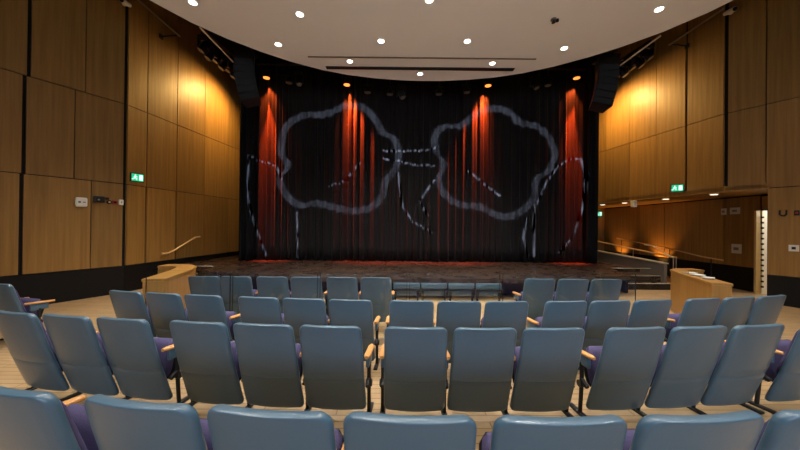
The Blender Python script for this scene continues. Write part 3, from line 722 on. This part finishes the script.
def flower(cx_, cz_, pts):
    pol = sorted(((atan2(z-cz_, x-cx_)/(2*pi)) % 1, sqrt((x-cx_)**2+(z-cz_)**2)) for x, z in pts)
    def build(N, Lk, mt, X, Z):
        dx = mt('SUBTRACT', X, cx_); dz = mt('SUBTRACT', Z, cz_)
        ang = mt('FRACT', mt('ADD', mt('DIVIDE', mt('ARCTAN2', dz, dx), 2*pi), 1.0))
        r = mt('SQRT', mt('ADD', mt('MULTIPLY', dx, dx), mt('MULTIPLY', dz, dz)))
        fc = N.new('ShaderNodeFloatCurve'); Lk.new(ang, fc.inputs['Value']); cv = fc.mapping.curves[0]
        a = pol[-1]; b_ = pol[0]; f = (1-a[0])/(1-a[0]+b_[0]); rw = a[1]+(b_[1]-a[1])*f
        P = [(0, rw)]+pol+[(1, rw)]
        cv.points[0].location = (0, P[0][1]/4); cv.points[1].location = (1, P[-1][1]/4)
        for p in pol: cv.points.new(p[0], p[1]/4)
        fc.mapping.update()
        d = mt('ABSOLUTE', mt('SUBTRACT', r, mt('MULTIPLY', fc.outputs[0], 4)))
        ringm = mt('SUBTRACT', 1.0, mt('MULTIPLY', mt('SUBTRACT', d, .085), 14), clamp=True)
        ringm.node.use_clamp = True
        return mt('MULTIPLY', ringm, breakup(N, Lk, mt, X, Z, 7, .35, 1.0))
    return build
def lines(polys, w=.012):
    segs = [(a, b_) for pl in polys for a, b_ in zip(pl, pl[1:])]
    def build(N, Lk, mt, X, Z):
        cb = N.new('ShaderNodeCombineXYZ'); Lk.new(X, cb.inputs[0]); Lk.new(Z, cb.inputs[1])
        def vm(op, a, b_=None, s=None):
            n_ = N.new('ShaderNodeVectorMath'); n_.operation = op
            for i, v in enumerate((a, b_)):
                if v is None: continue
                if isinstance(v, tuple): n_.inputs[i].default_value = v
                else: Lk.new(v, n_.inputs[i])
            if s is not None: Lk.new(s, n_.inputs['Scale'])
            return n_
        dmin = None
        for (ax, az), (bx, bz_) in segs:
            pa = vm('SUBTRACT', cb.outputs[0], (ax, az, 0)).outputs[0]; L2 = (bx-ax)**2+(bz_-az)**2
            h = mt('MULTIPLY', vm('DOT_PRODUCT', pa, (bx-ax, bz_-az, 0)).outputs['Value'], 1/L2, clamp=True)
            sc_ = N.new('ShaderNodeVectorMath'); sc_.operation = 'SCALE'; sc_.inputs[0].default_value = (bx-ax, bz_-az, 0); Lk.new(h, sc_.inputs['Scale'])
            d = vm('DISTANCE', pa, sc_.outputs[0]).outputs['Value']
            dmin = d if dmin is None else mt('MINIMUM', dmin, d)
        m_ = mt('SUBTRACT', 1.0, mt('MULTIPLY', mt('SUBTRACT', dmin, w), 22), clamp=True)
        return mt('MULTIPLY', m_, breakup(N, Lk, mt, X, Z, 11, -.6, 1.3))
    return build
GE=40000; GE2=130000
F1=[(-5.0, 4.73), (-4.83, 5.34), (-4.23, 5.74), (-3.44, 5.82), (-2.73, 6.12), (-2.12, 6.06), (-1.6, 5.56), (-1.4, 5.21), (-0.97, 4.96), (-0.8, 4.42), (-0.95, 3.81), (-1.24, 3.45), (-1.41, 2.84), (-1.73, 2.51), (-2.35, 2.36), (-3.05, 2.48), (-3.66, 2.6), (-4.37, 2.56), (-4.8, 2.91), (-5.05, 3.51), (-4.75, 3.94), (-4.99, 4.37)]
F2=[(0.57, 5.16), (0.83, 5.42), (1.53, 5.51), (1.98, 5.87), (2.59, 6.11), (3.21, 5.99), (3.57, 5.64), (4.19, 5.47), (4.63, 5.11), (4.87, 4.5), (4.64, 3.88), (4.21, 3.52), (4.12, 2.9), (3.85, 2.55), (3.24, 2.22), (2.62, 2.32), (2.19, 2.53), (1.56, 2.62), (0.94, 2.96), (0.67, 3.47), (0.84, 4.01), (0.57, 4.55)]
LN=[[(-4.98, 3.48), (-5.16, 3.94), (-5.77, 4.11), (-6.12, 4.18), (-6.15, 3.21), (-6.07, 2.32), (-5.81, 1.58), (-5.48, 0.73)], [(4.21, 2.65), (4.56, 3.45), (5.0, 4.07), (5.44, 4.33), (5.8, 4.33), (5.99, 3.65), (5.89, 2.56), (5.57, 1.51), (5.06, 0.93)], [(-1.32, 4.53), (-0.75, 4.53), (0.3, 4.55), (0.62, 4.7)], [(-1.32, 4.24), (-0.74, 4.17), (-0.13, 4.0), (0.48, 4.01)], [(-0.81, 3.74), (-0.62, 2.53), (-0.25, 1.99), (0.43, 1.6)], [(0.49, 3.47), (-0.01, 2.75), (0.28, 2.21)], [(-4.4, 2.27), (-4.38, 0.7)], [(3.82, 2.14), (3.75, 1.42), (3.9, 0.81)], [(4.11, 2.61), (4.12, 0.77)], [(-3.24, 3.25), (-2.7, 3.43), (-2.17, 4.08)], [(1.71, 3.85), (2.33, 3.35), (2.87, 2.96)]]
GOBOS=[((-1.6,-3.6,5.3),GE,flower(-2.96,4.22,F1),'black pattern projector hung over the left outlined flower'),((1.6,-3.6,5.3),GE,flower(2.72,4.18,F2),'black pattern projector hung over the right outlined flower'),((0,-3.6,5.3),GE2,lines(LN),'black pattern projector hung between the two flower projectors')]
for g in GOBOS: gobo(*g)

# glowing panel added in the unseen rear wall to light the seat backs
wn = empty('fill_panel_1', (0, YBACK, 3.4), 'glowing panel added in the unseen rear wall as fill light', 'fill_panel'); wn['kind'] = 'structure'
bm = B(); box(bm, (0, .03, 0), (7.0, .04, 1.5)); obj('pane', bm, 'rearfill', wn)
bm = B()
for x in (-3.55, -1.75, 0, 1.75, 3.55): box(bm, (x, .06, 0), (.08, .1, 1.66))
for z in (-.79, .79): box(bm, (0, .06, z), (7.18, .1, .08))
obj('fill_panel_frame', bm, 'blackmetal', wn)
l = bpy.data.lights.new('rear_fill_light', 'AREA'); l.shape = 'RECTANGLE'; l.size = 7; l.size_y = 1.5; l.energy = 165; l.color = (.72, .87, 1); l.spread = R(95)  # added cool fill behind the camera, for seat backs and ceiling
o = bpy.data.objects.new('rear_fill_light', l); C.objects.link(o); o.location = (0, YBACK+.15, 3.4); o.rotation_euler = (R(90), 0, 0)

# ---------------------------------------------------------------- world, camera
w = bpy.data.worlds.new('World'); bpy.context.scene.world = w; w.use_nodes = True
w.node_tree.nodes['Background'].inputs[0].default_value = (.002, .002, .002, 1)
def rotm(yaw, pitch, roll):
    f = Vector((sin(yaw)*cos(pitch), cos(yaw)*cos(pitch), sin(pitch))); r_ = Vector((cos(yaw), -sin(yaw), 0)); u = r_.cross(f)
    r2 = r_*cos(roll)+u*sin(roll); u2 = u*cos(roll)-r_*sin(roll)
    return Matrix((r2, u2, -f)).transposed()
cam = bpy.data.cameras.new('camera'); co = bpy.data.objects.new('camera', cam); C.objects.link(co)
co.matrix_world = Matrix.Translation((-.859, 0, 1.8)) @ rotm(.013, .004, .010).to_4x4()
cam.lens = 13.5; cam.sensor_width = 36; cam.clip_start = .05
sc = bpy.context.scene; sc.camera = co
sc.view_settings.view_transform = 'Standard'; sc.view_settings.look = 'None'; sc.view_settings.exposure = 0.0; sc.view_settings.gamma = 1
sc.cycles.use_denoising = True
